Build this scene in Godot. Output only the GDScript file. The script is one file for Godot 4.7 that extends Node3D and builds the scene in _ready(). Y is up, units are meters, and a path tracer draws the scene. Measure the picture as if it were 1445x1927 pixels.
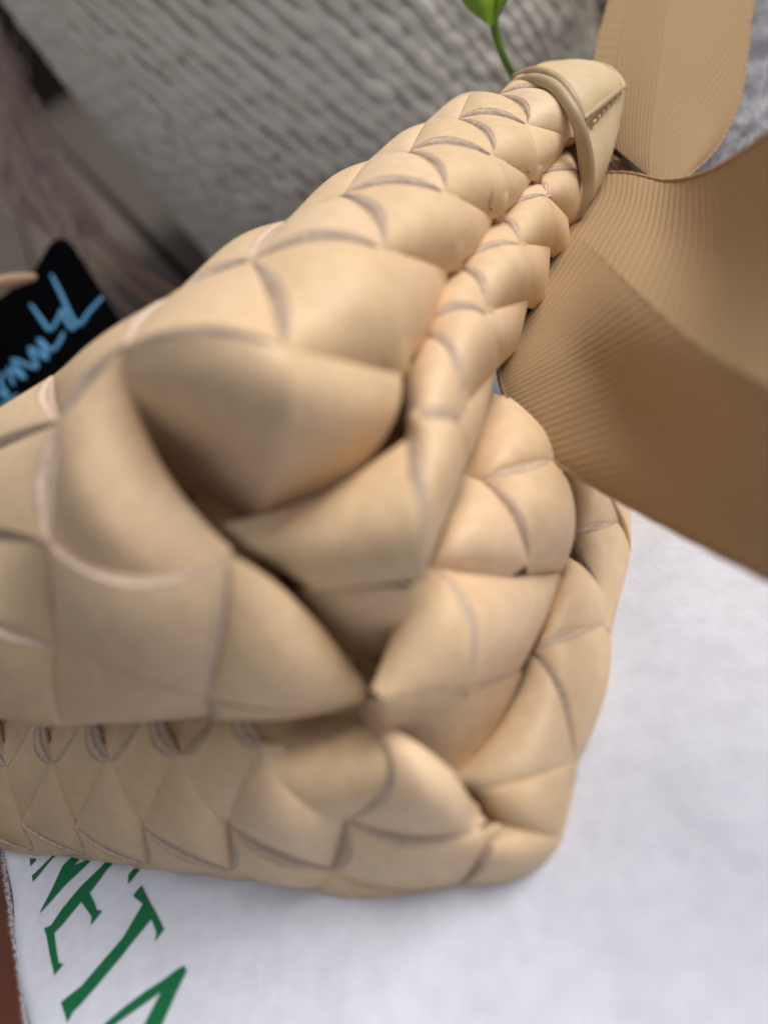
extends Node3D
# Close-up of a woven leather bag on a white flannel pouch, overcast daylight.

const F := 1455.0        # focal length of the lens, in pixels of the photograph
const CX := 722.5
const CY := 963.5
const CAM_H := 0.125     # camera height over the cloth
const PITCH := 38.0
const ROLL := 35.0
var cam_basis: Basis
var cam_pos := Vector3(0, CAM_H, 0)
var rng := RandomNumberGenerator.new()
var M := {}
var used := {}
var V := {}              # weave crossings
var E := {}              # middles of curved weave edges
var cloth_noise := FastNoiseLite.new()

# ------------------------------------------------------------------ helpers
func ray(px: float, py: float) -> Vector3:
	return cam_basis * Vector3((px - CX) / F, -(py - CY) / F, -1.0)

func P(px: float, py: float, d: float) -> Vector3:
	return cam_pos + ray(px, py) * d * 0.001

func G(px: float, py: float, y := 0.0) -> Vector3:
	var r := ray(px, py)
	return cam_pos + r * ((y - cam_pos.y) / r.y)

func numbered(called: String) -> String:
	var n: int = used.get(called, 0)
	used[called] = n + 1
	return called if n == 0 else "%s_%03d" % [called, n]

func thing(called: String, label: String, category: String, at := Vector3.ZERO, group := "") -> Node3D:
	var o := Node3D.new()
	o.name = numbered(called)
	add_child(o)
	o.position = at
	o.set_meta("label", label)
	o.set_meta("category", category)
	if group:
		o.set_meta("group", group)
	return o

func part(called: String, mesh: Mesh, mat: Material, parent: Node) -> MeshInstance3D:
	var o := MeshInstance3D.new()
	o.name = called
	o.mesh = mesh
	o.material_override = mat
	parent.add_child(o, true)
	if parent is Node3D and parent != self:
		# meshes are made in world coordinates
		var base: Vector3 = Vector3.ZERO
		var p: Node = parent
		while p is Node3D and p != self:
			base += p.position
			p = p.get_parent()
		o.position = -base
	return o

func srgb(r: float, g: float, b: float) -> Color:
	return Color(r / 255.0, g / 255.0, b / 255.0)

func noise_tex(freq: float, octaves := 3, normal := false, strength := 4.0, ramp: Gradient = null, kind := FastNoiseLite.TYPE_SIMPLEX_SMOOTH, sd := 1, size := 512) -> NoiseTexture2D:
	var n := FastNoiseLite.new()
	n.noise_type = kind
	n.seed = sd
	n.frequency = freq
	n.fractal_octaves = octaves
	var t := NoiseTexture2D.new()
	t.width = size
	t.height = size
	t.seamless = true
	t.noise = n
	t.as_normal_map = normal
	t.bump_strength = strength
	if ramp:
		t.color_ramp = ramp
	return t

func ramp2(a: Color, b: Color) -> Gradient:
	var g := Gradient.new()
	g.set_color(0, a)
	g.set_color(1, b)
	return g

func grid_mesh(pts: Array, nu: int, nv: int, uvs := PackedVector2Array(), cols := PackedColorArray()) -> ArrayMesh:
	# pts in rows of nu points, nv rows; the front looks along (du x dv)
	var st := SurfaceTool.new()
	st.begin(Mesh.PRIMITIVE_TRIANGLES)
	st.set_smooth_group(0)
	for i in pts.size():
		if uvs.size():
			st.set_uv(uvs[i])
		if cols.size():
			st.set_color(cols[i])
		st.add_vertex(pts[i])
	for j in nv - 1:
		for i in nu - 1:
			var a := j * nu + i
			st.add_index(a); st.add_index(a + nu); st.add_index(a + 1)
			st.add_index(a + 1); st.add_index(a + nu); st.add_index(a + nu + 1)
	st.generate_normals()
	return st.commit()

func tube(path: Array, radii: Array, sides := 10, st: SurfaceTool = null, sub := 6, flat := 1.0) -> SurfaceTool:
	# smooth tube through the points
	if st == null:
		st = SurfaceTool.new()
		st.begin(Mesh.PRIMITIVE_TRIANGLES)
	var c := []
	var rr := []
	var n := path.size()
	for i in n - 1:
		var p0: Vector3 = path[max(i - 1, 0)]
		var p1: Vector3 = path[i]
		var p2: Vector3 = path[i + 1]
		var p3: Vector3 = path[min(i + 2, n - 1)]
		for k in sub:
			var t := float(k) / sub
			c.append(p1.cubic_interpolate(p2, p0, p3, t))
			rr.append(lerpf(radii[i], radii[i + 1], t))
	c.append(path[n - 1])
	rr.append(radii[n - 1])
	var side := Vector3.ZERO
	var rings := []
	for i in c.size():
		var tan: Vector3 = (c[min(i + 1, c.size() - 1)] - c[max(i - 1, 0)]).normalized()
		if side == Vector3.ZERO:
			side = tan.cross(Vector3.UP)
			if side.length() < 0.1:
				side = tan.cross(Vector3.RIGHT)
		side = (side - tan * side.dot(tan)).normalized()
		var up := side.cross(tan)
		var ring := []
		for k in sides:
			var a := TAU * k / sides
			ring.append(c[i] + (side * cos(a) + up * sin(a) * flat) * rr[i])
		rings.append(ring)
	st.set_smooth_group(0)
	for i in rings.size() - 1:
		for k in sides:
			var k2 := (k + 1) % sides
			var a: Vector3 = rings[i][k]
			var b: Vector3 = rings[i][k2]
			var d: Vector3 = rings[i + 1][k]
			var e: Vector3 = rings[i + 1][k2]
			st.add_vertex(a); st.add_vertex(b); st.add_vertex(d)
			st.add_vertex(b); st.add_vertex(e); st.add_vertex(d)
	for end in [0, rings.size() - 1]:
		var mid: Vector3 = c[end]
		for k in sides:
			var k2 := (k + 1) % sides
			if end == 0:
				st.add_vertex(mid); st.add_vertex(rings[end][k2]); st.add_vertex(rings[end][k])
			else:
				st.add_vertex(mid); st.add_vertex(rings[end][k]); st.add_vertex(rings[end][k2])
	return st

func done(st: SurfaceTool) -> ArrayMesh:
	st.index()
	st.generate_normals()
	return st.commit()

func slab(outline: Array, normal: Vector3, thick: float) -> ArrayMesh:
	# a flat piece with the given outline, thick along -normal
	var o: Vector3 = outline[0]
	var ux: Vector3 = (outline[1] - o)
	ux = (ux - normal * ux.dot(normal)).normalized()
	var uy := normal.cross(ux)
	var flat := PackedVector2Array()
	for p in outline:
		flat.append(Vector2((p - o).dot(ux), (p - o).dot(uy)))
	var tri := Geometry2D.triangulate_polygon(flat)
	var st := SurfaceTool.new()
	st.begin(Mesh.PRIMITIVE_TRIANGLES)
	st.set_smooth_group(-1)
	for k in range(0, tri.size(), 3):
		var a: Vector3 = outline[tri[k]]
		var b: Vector3 = outline[tri[k + 1]]
		var c: Vector3 = outline[tri[k + 2]]
		if (b - a).cross(c - a).dot(normal) > 0:
			var s := b; b = c; c = s
		st.add_vertex(a); st.add_vertex(b); st.add_vertex(c)
		if thick > 0:
			var dn := -normal * thick
			st.add_vertex(a + dn); st.add_vertex(c + dn); st.add_vertex(b + dn)
	if thick > 0:
		var dn := -normal * thick
		for i in outline.size():
			var a: Vector3 = outline[i]
			var b: Vector3 = outline[(i + 1) % outline.size()]
			st.add_vertex(a); st.add_vertex(b); st.add_vertex(b + dn)
			st.add_vertex(a); st.add_vertex(b + dn); st.add_vertex(a + dn)
	st.generate_normals()
	return st.commit()

# ------------------------------------------------------------------ woven cells
func vert(k: String) -> Vector3:
	var v: Vector3 = V[k]
	return P(v.x, v.y, v.z)

func edge_mid(a: String, b: String) -> Vector3:
	if E.has(a + "-" + b):
		var m: Vector3 = E[a + "-" + b]
		return P(m.x, m.y, m.z)
	if E.has(b + "-" + a):
		var m: Vector3 = E[b + "-" + a]
		return P(m.x, m.y, m.z)
	return (vert(a) + vert(b)) * 0.5

func quad_curve(a: Vector3, m: Vector3, b: Vector3, t: float) -> Vector3:
	var c := m * 2.0 - (a + b) * 0.5
	return a * (1 - t) * (1 - t) + c * 2 * t * (1 - t) + b * t * t

func rise(x: float, raw: bool, soft := 0.55) -> float:
	if raw:
		return 0.55 + 0.45 * sin(minf(maxf(x, 0.0) * 2.0, 1.0) * PI / 2)
	if x < 0:
		return x * 7.0
	return pow(sin(minf(x / 0.5, 1.0) * PI / 2), soft)

# corners: p00 p10 p11 p01, the strip runs from p00 to p10. raw: which sides show a cut edge: t0, t1, s0, s1
func cell(parent: Node, corners: String, plump := 0.13, raw := [true, true, false, false], flip := false, called := "woven_strip", mat: Material = null, dip := 0.03, ext := 0.14, gap := 0.11, soft := 0.55, dimple := []) -> void:
	var k := corners.split(" ")
	var a := vert(k[0])
	var b := vert(k[1])
	var c := vert(k[2])
	var d := vert(k[3])
	var mab := edge_mid(k[0], k[1])
	var mbc := edge_mid(k[1], k[2])
	var mdc := edge_mid(k[3], k[2])
	var mad := edge_mid(k[0], k[3])
	var n := ((b - a) + (c - d)).cross((d - a) + (c - b)).normalized()
	var mid := (a + b + c + d) * 0.25
	var swap := n.dot(cam_pos - mid) < 0
	if flip:
		swap = not swap
	if swap:
		n = -n
	var size := sqrt(((b - a) + (c - d)).cross((d - a) + (c - b)).length() * 0.25)
	var H := size * plump
	var D := size * dip
	var N := 22
	var su := []
	var sv := []
	var inner := [0.0, 0.008, 0.02, 0.04, 0.07, 0.11, 0.16, 0.22, 0.29, 0.36, 0.43, 0.5, 0.57, 0.64, 0.71, 0.78, 0.84, 0.89, 0.93, 0.96, 0.98, 0.992, 1.0]
	su = ([] if raw[2] or ext == 0 else [-ext, -ext * 0.4]) + inner + ([] if raw[3] or ext == 0 else [1 + ext * 0.4, 1 + ext])
	sv = ([] if raw[0] or ext == 0 else [-ext, -ext * 0.4]) + inner + ([] if raw[1] or ext == 0 else [1 + ext * 0.4, 1 + ext])
	var wob := rng.randf_range(0.85, 1.15)
	var lean := rng.randf_range(-0.12, 0.12)
	var inward := (mid - cam_pos).normalized()
	var fn := func(s0: float, t0: float, level := false) -> Vector3:
		# a cut edge is drawn back towards the middle of its length, where the slit opens
		var bs := pow(maxf(0.0, sin(PI * s0)), 0.8) * gap
		var bt := pow(maxf(0.0, sin(PI * t0)), 0.8) * gap
		var s := s0
		var t := t0
		if not level:
			t = lerpf(bs if raw[0] else 0.0, 1.0 - (bs if raw[1] else 0.0), t0)
			s = lerpf(bt if raw[2] else 0.0, 1.0 - (bt if raw[3] else 0.0), s0)
		# what goes under the neighbour narrows, so that no corner pokes out
		var over := maxf(maxf(-s, s - 1), 0.0)
		var overt := maxf(maxf(-t, t - 1), 0.0)
		t = lerpf(t, 0.5, minf(over * 2.2, 0.5))
		s = lerpf(s, 0.5, minf(overt * 2.2, 0.5))
		if over > 0 and overt > 0:
			s = clampf(s, 0, 1)
			t = clampf(t, 0, 1)
		var base: Vector3 = quad_curve(a, mab, b, s) * (1 - t) + quad_curve(d, mdc, c, s) * t + quad_curve(a, mad, d, t) * (1 - s) + quad_curve(b, mbc, c, t) * s
		base -= a * (1 - s) * (1 - t) + b * s * (1 - t) + c * s * t + d * (1 - s) * t
		var fs: float = rise(s, raw[2], soft) if s < 0.5 else rise(1 - s, raw[3], soft)
		var ft: float = rise(t, raw[0], soft) if t < 0.5 else rise(1 - t, raw[1], soft)
		var f := 0.0
		if fs < 0 or ft < 0:
			f = minf(fs, 0) + minf(ft, 0)
		else:
			f = fs * ft * (1.0 + lean * (s - 0.5) * 2.0)
		var h: float = -D + (H * wob + D) * f
		if level:
			return base - n * (D + 0.0006)
		if dimple:
			# a pinch: the strip sinks towards this corner fold and rolls out of it smoothly
			var far: float = clampf(1.0 - s / 0.95, 0, 1) * clampf((t - dimple[0]) / dimple[1], 0, 1)
			h += size * 0.10 * sin(PI * clampf(s, 0, 1)) * sin(PI * clampf(t * 0.8 + 0.1, 0, 1))
			base += inward * dimple[2] * far * far * (3 - 2 * far)
		# the rolled lip of a cut edge
		var lip := 0.00035
		for q in [[raw[0], t], [raw[1], 1 - t], [raw[2], s], [raw[3], 1 - s]]:
			if q[0]:
				var e: float = clampf(q[1] / 0.03, 0, 1)
				h -= lip * (1 - sqrt(1 - (1 - e) * (1 - e)))
		return base + n * h
	var pts := []
	for t in sv:
		for s in su:
			pts.append(fn.call(s, t))
	var nu := su.size()
	var nv := sv.size()
	if swap:
		var fl := []
		for j in nv:
			for i in nu:
				fl.append(pts[j * nu + nu - 1 - i])
		pts = fl
	var o := part(called, grid_mesh(pts, nu, nv), mat if mat else M.leather[rng.randi() % 4], parent)
	# the walls of the cut edges: two layers of leather with a groove between
	var wall := SurfaceTool.new()
	wall.begin(Mesh.PRIMITIVE_TRIANGLES)
	wall.set_smooth_group(0)
	var any := false
	# shade of the slit painted in at lip and foot, pale core, glue line
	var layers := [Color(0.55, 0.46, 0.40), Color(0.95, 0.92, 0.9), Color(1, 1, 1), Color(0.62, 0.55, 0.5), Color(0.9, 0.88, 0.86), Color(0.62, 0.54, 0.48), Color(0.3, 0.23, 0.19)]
	for q in 4:
		if not raw[q]:
			continue
		any = true
		var rows := []
		for i in 21:
			var x := i / 20.0
			var top: Vector3 = fn.call(x, 0.0) if q == 0 else fn.call(x, 1.0) if q == 1 else fn.call(0.0, x) if q == 2 else fn.call(1.0, x)
			var inn: Vector3 = fn.call(x, 0.1) if q == 0 else fn.call(x, 0.9) if q == 1 else fn.call(0.1, x) if q == 2 else fn.call(0.9, x)
			var out := (top - inn)
			out = (out - n * out.dot(n)).normalized()
			var foot: Vector3 = fn.call(x, 0.0, true) if q == 0 else fn.call(x, 1.0, true) if q == 1 else fn.call(0.0, x, true) if q == 2 else fn.call(1.0, x, true)
			var row := []
			for g in 7:
				var y := g / 6.0
				var bulge: float = [0.0, 0.00020, 0.00024, 0.00002, 0.00024, 0.00022, 0.0][g]
				bulge += 0.00008 * sin(x * 61.0 + g * 2.1 + wob * 40.0) + 0.00005 * sin(x * 143.0 + g)
				row.append(top.lerp(foot, y) + (out + n).normalized() * bulge)
			rows.append(row)
		for i in 20:
			for g in 6:
				var p00: Vector3 = rows[i][g]
				var p10: Vector3 = rows[i + 1][g]
				var p01: Vector3 = rows[i][g + 1]
				var p11: Vector3 = rows[i + 1][g + 1]
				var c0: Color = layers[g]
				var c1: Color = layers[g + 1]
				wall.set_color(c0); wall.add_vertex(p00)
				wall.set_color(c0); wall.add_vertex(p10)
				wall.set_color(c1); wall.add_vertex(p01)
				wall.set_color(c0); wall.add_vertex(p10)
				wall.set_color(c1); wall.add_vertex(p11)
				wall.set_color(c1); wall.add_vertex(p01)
	if any:
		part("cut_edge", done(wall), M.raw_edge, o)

# a smooth sheet through a net of points [[px, py, d], ...] in rows
func net(rows: Array, u: float, v: float) -> Vector3:
	var nr := rows.size()
	var nc: int = rows[0].size()
	var fv := clampf(v, 0, 1) * (nr - 1)
	var j := mini(int(fv), nr - 2)
	var tv := fv - j
	var fu := clampf(u, 0, 1) * (nc - 1)
	var i := mini(int(fu), nc - 2)
	var tu := fu - i
	var q := []
	for jj in [maxi(j - 1, 0), j, j + 1, mini(j + 2, nr - 1)]:
		var r: Array = rows[jj]
		q.append((r[i] as Vector3).cubic_interpolate(r[i + 1], r[maxi(i - 1, 0)], r[mini(i + 2, nc - 1)], tu))
	return (q[1] as Vector3).cubic_interpolate(q[2], q[0], q[3], tv)

# ------------------------------------------------------------------ scene
func _ready() -> void:
	rng.seed = 7
	var th := deg_to_rad(PITCH)
	var ro := deg_to_rad(ROLL)
	# world up as the camera sees it, and the camera's frame from it
	var up := Vector3(-sin(ro) * cos(th), cos(ro) * cos(th), sin(th))
	var fwd := Vector3(0, 0, -1)
	var hor := (fwd - up * fwd.dot(up)).normalized()      # level, away from the camera
	var right := hor.cross(up)
	# world axes x = right, y = up, z = -hor, written in camera coordinates, make the rows of the basis
	cam_basis = Basis(right, up, -hor).transposed()
	var cam := Camera3D.new()
	cam.name = "camera"
	cam.fov = rad_to_deg(2 * atan(CY / F))
	cam.near = 0.01
	cam.far = 40.0
	var lens := CameraAttributesPhysical.new()
	lens.frustum_focal_length = 12.0 / tan(deg_to_rad(cam.fov) / 2)
	lens.frustum_focus_distance = 0.177
	lens.exposure_aperture = lens.frustum_focal_length / 4.8
	lens.frustum_near = 0.01
	lens.frustum_far = 40.0
	cam.attributes = lens
	cam.transform = Transform3D(cam_basis, cam_pos)
	add_child(cam)
	cam.current = true

	var env := Environment.new()
	env.background_mode = Environment.BG_SKY
	env.tonemap_mode = Environment.TONE_MAPPER_LINEAR
	env.tonemap_exposure = 1.86
	var sky := Sky.new()
	var sm := ProceduralSkyMaterial.new()
	sm.sky_top_color = srgb(228, 231, 238)
	sm.sky_horizon_color = srgb(84, 85, 88)
	sm.sky_curve = 0.5
	sm.ground_bottom_color = srgb(70, 66, 62)
	sm.ground_horizon_color = srgb(100, 98, 96)
	sm.sky_energy_multiplier = 0.58
	sky.sky_material = sm
	env.sky = sky
	env.sdfgi_enabled = true
	env.ssao_enabled = true
	env.ssil_enabled = true
	var we := WorldEnvironment.new()
	we.name = "environment"
	we.environment = env
	add_child(we)
	var sun := DirectionalLight3D.new()
	sun.name = "sun"
	sun.light_energy = 0.5
	sun.light_color = srgb(255, 250, 243)
	sun.light_angular_distance = 36.0
	sun.shadow_enabled = true
	var to_sun := cam_basis * Vector3(0.26, 0.80, 0.38).normalized()
	add_child(sun)
	sun.look_at_from_position(Vector3.ZERO, -to_sun, Vector3.UP)

	materials()
	setting()
	dust_bag()
	hand_bag()
	strap()
	pot()
	grass()
	tag_card()
	sprout()

func std(c: Color, rough := 0.6) -> StandardMaterial3D:
	var m := StandardMaterial3D.new()
	m.albedo_color = c
	m.roughness = rough
	return m

func tri(m: StandardMaterial3D, per_m: float) -> StandardMaterial3D:
	m.uv1_triplanar = true
	m.uv1_world_triplanar = true
	m.uv1_scale = Vector3.ONE * per_m
	return m

func materials() -> void:
	M.leather = []
	var grain := noise_tex(0.05, 4, true, 2.2, null, FastNoiseLite.TYPE_CELLULAR, 3)
	var tone := noise_tex(0.012, 4, false, 1, ramp2(Color(0.92, 0.915, 0.905), Color(1, 1, 1)), FastNoiseLite.TYPE_SIMPLEX_SMOOTH, 5)
	for i in 4:
		var c: Color = [srgb(233, 203, 167), srgb(231, 200, 165), srgb(235, 205, 171), srgb(232, 201, 163)][i]
		var m := std(c, 0.46)
		m.albedo_texture = tone
		m.normal_enabled = true
		m.normal_texture = grain
		m.normal_scale = 0.34
		tri(m, 40.0)
		m.metallic_specular = 0.38
		M.leather.append(m)
	M.cap = tri(std(srgb(216, 192, 154), 0.6), 30.0)
	M.cap.albedo_texture = tone
	M.cap.normal_enabled = true
	M.cap.normal_texture = grain
	M.cap.normal_scale = 0.3
	M.piping = tri(std(srgb(188, 166, 130), 0.55), 30.0)
	M.piping.albedo_texture = tone
	M.piping.normal_enabled = true
	M.piping.normal_texture = grain
	M.piping.normal_scale = 0.4
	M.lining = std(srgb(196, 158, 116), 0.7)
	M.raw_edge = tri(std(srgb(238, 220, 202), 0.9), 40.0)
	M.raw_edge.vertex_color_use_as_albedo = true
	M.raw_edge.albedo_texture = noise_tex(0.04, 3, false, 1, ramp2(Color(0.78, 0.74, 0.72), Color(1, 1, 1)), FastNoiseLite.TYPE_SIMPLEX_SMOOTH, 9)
	M.flannel = tri(std(srgb(231, 235, 249), 1.0), 18.0)
	M.flannel.albedo_texture = noise_tex(0.02, 5, false, 1, ramp2(Color(0.95, 0.95, 0.955), Color(1, 1, 1)), FastNoiseLite.TYPE_SIMPLEX_SMOOTH, 11)
	M.flannel.normal_enabled = true
	M.flannel.normal_texture = noise_tex(0.06, 5, true, 6.0, null, FastNoiseLite.TYPE_SIMPLEX_SMOOTH, 13)
	M.flannel.normal_scale = 0.12
	M.fibre = std(srgb(232, 234, 242), 1.0)
	M.print = tri(std(srgb(0, 122, 74), 0.85), 60.0)
	M.print.albedo_texture = noise_tex(0.06, 3, false, 1, ramp2(Color(0.8, 0.8, 0.8), Color(1, 1, 1)), FastNoiseLite.TYPE_SIMPLEX_SMOOTH, 15)
	M.webbing = tri(std(srgb(178, 147, 110), 0.9), 40.0)
	M.webbing.albedo_texture = noise_tex(0.08, 3, false, 1, ramp2(Color(0.85, 0.84, 0.82), Color(1, 1, 1)), FastNoiseLite.TYPE_SIMPLEX_SMOOTH, 17)
	M.metal = std(srgb(120, 122, 126), 0.3)
	M.metal.metallic = 1.0
	M.thread = tri(std(srgb(214, 192, 150), 0.7), 60.0)
	M.wood_red = std(srgb(92, 44, 22), 0.45)
	M.deck = []
	for i in 3:
		var c: Color = [srgb(92, 82, 74), srgb(82, 74, 67), srgb(98, 87, 77)][i]
		M.deck.append(std(c, 0.8))
	M.dark = std(srgb(34, 28, 24), 0.9)
	M.pot = std(srgb(250, 245, 234), 0.9)
	M.pot_back = std(srgb(240, 236, 229), 0.95)
	M.fur = std(srgb(196, 196, 204), 0.95)
	M.stem = std(srgb(96, 128, 40), 0.4)
	M.leaf = std(srgb(128, 166, 52), 0.22)
	M.leaf.backlight = srgb(80, 110, 20)
	M.leaf.backlight_enabled = true
	M.card = std(srgb(8, 9, 12), 0.95)
	M.card.metallic_specular = 0.1
	M.ink = std(srgb(92, 160, 208), 0.7)
	M.plume = std(Color.WHITE, 0.95)
	M.plume.vertex_color_use_as_albedo = true
	M.straw = [std(srgb(168, 136, 130), 0.9), std(srgb(186, 152, 124), 0.9), std(srgb(140, 108, 108), 0.9)]

# ------------------------------------------------------------------ setting
func box(center: Vector3, ax: Vector3, ay: Vector3, az: Vector3) -> ArrayMesh:
	var st := SurfaceTool.new()
	st.begin(Mesh.PRIMITIVE_TRIANGLES)
	st.set_smooth_group(-1)
	for q in [[ax, ay, az], [-ax, az, ay], [ay, az, ax], [-ay, ax, az], [az, ax, ay], [-az, ay, ax]]:
		var n: Vector3 = q[0]
		var u: Vector3 = q[1]
		var v: Vector3 = q[2]
		if u.cross(v).dot(n) < 0:
			var s := u; u = v; v = s
		var p := [center + n - u - v, center + n + u - v, center + n + u + v, center + n - u + v]
		for t in [0, 2, 1, 0, 3, 2]:
			st.add_vertex(p[t])
	st.generate_normals()
	return st.commit()

func setting() -> void:
	# weathered deck boards, running as the gap beside the basket does
	var ground := Node3D.new()
	ground.name = "deck_floor"
	ground.set_meta("kind", "structure")
	add_child(ground)
	var a := G(230, 395, -0.02)
	var b := G(345, 515, -0.02)
	var along := (b - a).normalized()
	var across := along.cross(Vector3.UP).normalized()
	var w := 0.095
	for i in range(-9, 14):
		var c := a + across * (w * (i + 0.5))
		c.y = -0.03
		part("deck_board", box(c, along * 1.6, Vector3.UP * 0.01, across * (w * 0.5 - 0.003)), M.deck[absi(i * 7) % 3], ground)
	part("deck_joist", box(a + Vector3(0, -0.03, 0), along * 1.6, Vector3.UP * 0.009, across * 1.4), M.dark, ground)
	# dark wall behind the basket
	var wall := thing("dark_wall", "dark brown wall in shadow at the top left behind the basket", "wall")
	part("wall_panel", box(cam_pos + Vector3(0, 0.4, -2.2), Vector3.RIGHT * 4, Vector3.UP * 0.6, Vector3.BACK * 0.05), M.dark, wall)

func cloth_y(p: Vector3) -> float:
	return 0.0009 * cloth_noise.get_noise_2d(p.x * 1000, p.z * 1000) + 0.0002 * cloth_noise.get_noise_2d(p.x * 5000 + 300, p.z * 5000)

func dust_bag() -> void:
	cloth_noise.frequency = 0.018
	cloth_noise.fractal_octaves = 2
	var e0 := G(0, 1610)
	var e1 := G(40, 1927)
	var al := (e1 - e0).normalized()
	var ac := al.cross(Vector3.UP)
	if ac.dot(G(400, 1700) - e0) < 0:
		ac = -ac
	var t := thing("dust_bag", "white flannel dust bag with green lettering lying flat under the woven bag", "dust bag", e0)
	var nu := 170
	var nv := 190
	var pts := []
	for j in nv:
		for i in nu:
			var u := i / (nu - 1.0)
			var p := e0 + ac * (u * 0.26) + al * (-0.115 + 0.36 * j / (nv - 1.0))
			p += ac * 0.0005 * sin(j * 0.31)
			p.y = cloth_y(p)
			if i == 0:
				p.y -= 0.0016
			elif i == 1:
				p.y -= 0.0003
			pts.append(p)
	if al.cross(ac).dot(Vector3.UP) > 0:
		for j in nv:
			var r := pts.slice(j * nu, j * nu + nu)
			r.reverse()
			for i in nu:
				pts[j * nu + i] = r[i]
	part("flannel_sheet", grid_mesh(pts, nu, nv), M.flannel, t)
	# nap along the edge and over the sheet
	var st := SurfaceTool.new()
	st.begin(Mesh.PRIMITIVE_TRIANGLES)
	for k in 26000:
		var p: Vector3
		if k < 5000:
			p = e0 + al * rng.randf_range(-0.03, 0.10) + ac * rng.randf_range(-0.0003, 0.0008)
		else:
			p = e0 + al * rng.randf_range(-0.11, 0.15) + ac * rng.randf_range(0.0, 0.22)
		p.y = cloth_y(p) - (0.0008 if k < 5000 else 0.0)
		var dir := Vector3(rng.randfn(), absf(rng.randfn()) * 0.7 + 0.15, rng.randfn()).normalized()
		var l := rng.randf_range(0.0005, 0.0012)
		var s := dir.cross(Vector3.UP).normalized() * 0.00003
		st.add_vertex(p - s); st.add_vertex(p + s); st.add_vertex(p + dir * l)
	st.generate_normals()
	var nap := part("flannel_nap", st.commit(), M.fibre, t)
	nap.set_meta("kind", "stuff")
	# the printed letters, traced on the sheet
	var letters := {
		"letter_n": [[[200, 340], [245, 345], [205, 395]], [[220, 462], [325, 360], [420, 270], [440, 275], [340, 362], [245, 467], [228, 502]], [[440, 395], [560, 270], [640, 270], [500, 400], [460, 480], [545, 410], [640, 330], [655, 335], [560, 412], [440, 540], [275, 722]]],
		"letter_e": [[[690, 420], [860, 245], [910, 245], [735, 435], [640, 560], [620, 580], [655, 650], [670, 700], [707, 705], [665, 755], [625, 800], [635, 745], [585, 620], [560, 640], [430, 790], [370, 850], [357, 880], [370, 950], [390, 1040], [402, 1056], [432, 1062], [372, 1138], [350, 1050], [320, 880], [302, 820], [350, 800], [430, 690], [580, 520]], [[890, 462], [930, 420], [965, 425], [935, 466], [885, 525]]],
		"letter_t": [[[980, 535], [1030, 640], [1085, 740], [1127, 830], [1062, 910], [1075, 850], [1070, 820], [1040, 760], [1010, 790], [920, 905], [820, 1020], [690, 1175], [560, 1330], [500, 1390], [465, 1462], [420, 1325], [475, 1310], [560, 1210], [700, 1050], [850, 880], [990, 690], [985, 660], [960, 620], [918, 605], [940, 575]]],
		"letter_a": [[[1255, 1075], [1278, 1110], [1200, 1260], [1095, 1470], [1040, 1590], [930, 1590], [1000, 1440], [1100, 1245], [960, 1350], [820, 1450], [660, 1590], [600, 1590], [720, 1470], [860, 1350], [1000, 1240], [1130, 1160], [1200, 1108]]],
	}
	for called in letters:
		var st2 := SurfaceTool.new()
		st2.begin(Mesh.PRIMITIVE_TRIANGLES)
		for poly in letters[called]:
			var fl := PackedVector2Array()
			# subdivide the outline so the print follows the sheet
			for i in poly.size():
				var q0 := G(poly[i][0] / 3.6125, 1520 + poly[i][1] / 3.6125)
				fl.append(Vector2(q0.x, q0.z))
			var idx := Geometry2D.triangulate_polygon(fl)
			var stack := []
			for k in range(0, idx.size(), 3):
				stack.append([fl[idx[k]], fl[idx[k + 1]], fl[idx[k + 2]], 0])
			while stack.size():
				var q: Array = stack.pop_back()
				var x: Vector2 = q[0]
				var y: Vector2 = q[1]
				var z: Vector2 = q[2]
				var lxy := x.distance_to(y)
				var lyz := y.distance_to(z)
				var lzx := z.distance_to(x)
				var longest := maxf(lxy, maxf(lyz, lzx))
				if longest > 0.0016 and q[3] < 14:
					if longest == lxy:
						var mm := (x + y) * 0.5
						stack.append([x, mm, z, q[3] + 1]); stack.append([mm, y, z, q[3] + 1])
					elif longest == lyz:
						var mm := (y + z) * 0.5
						stack.append([x, y, mm, q[3] + 1]); stack.append([x, mm, z, q[3] + 1])
					else:
						var mm := (z + x) * 0.5
						stack.append([x, y, mm, q[3] + 1]); stack.append([mm, y, z, q[3] + 1])
					continue
				var tri3 := []
				for e in [x, y, z]:
					var p := Vector3(e.x, 0, e.y)
					p.y = cloth_y(p) + 0.00028
					tri3.append(p)
				if (tri3[1] - tri3[0]).cross(tri3[2] - tri3[0]).y > 0:
					tri3.reverse()
				for p in tri3:
					st2.add_vertex(p)
		part(called, done(st2), M.print, t)
	# the board under the cloth
	var tb := thing("wooden_board", "reddish brown wooden board under the corner of the white cloth", "board", e0)
	var cc := e0 + ac * 0.06 + al * 0.05
	cc.y = -0.0115
	part("board_top", box(cc, ac * 0.17, Vector3.UP * 0.009, al * 0.15), M.wood_red, tb)

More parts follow.
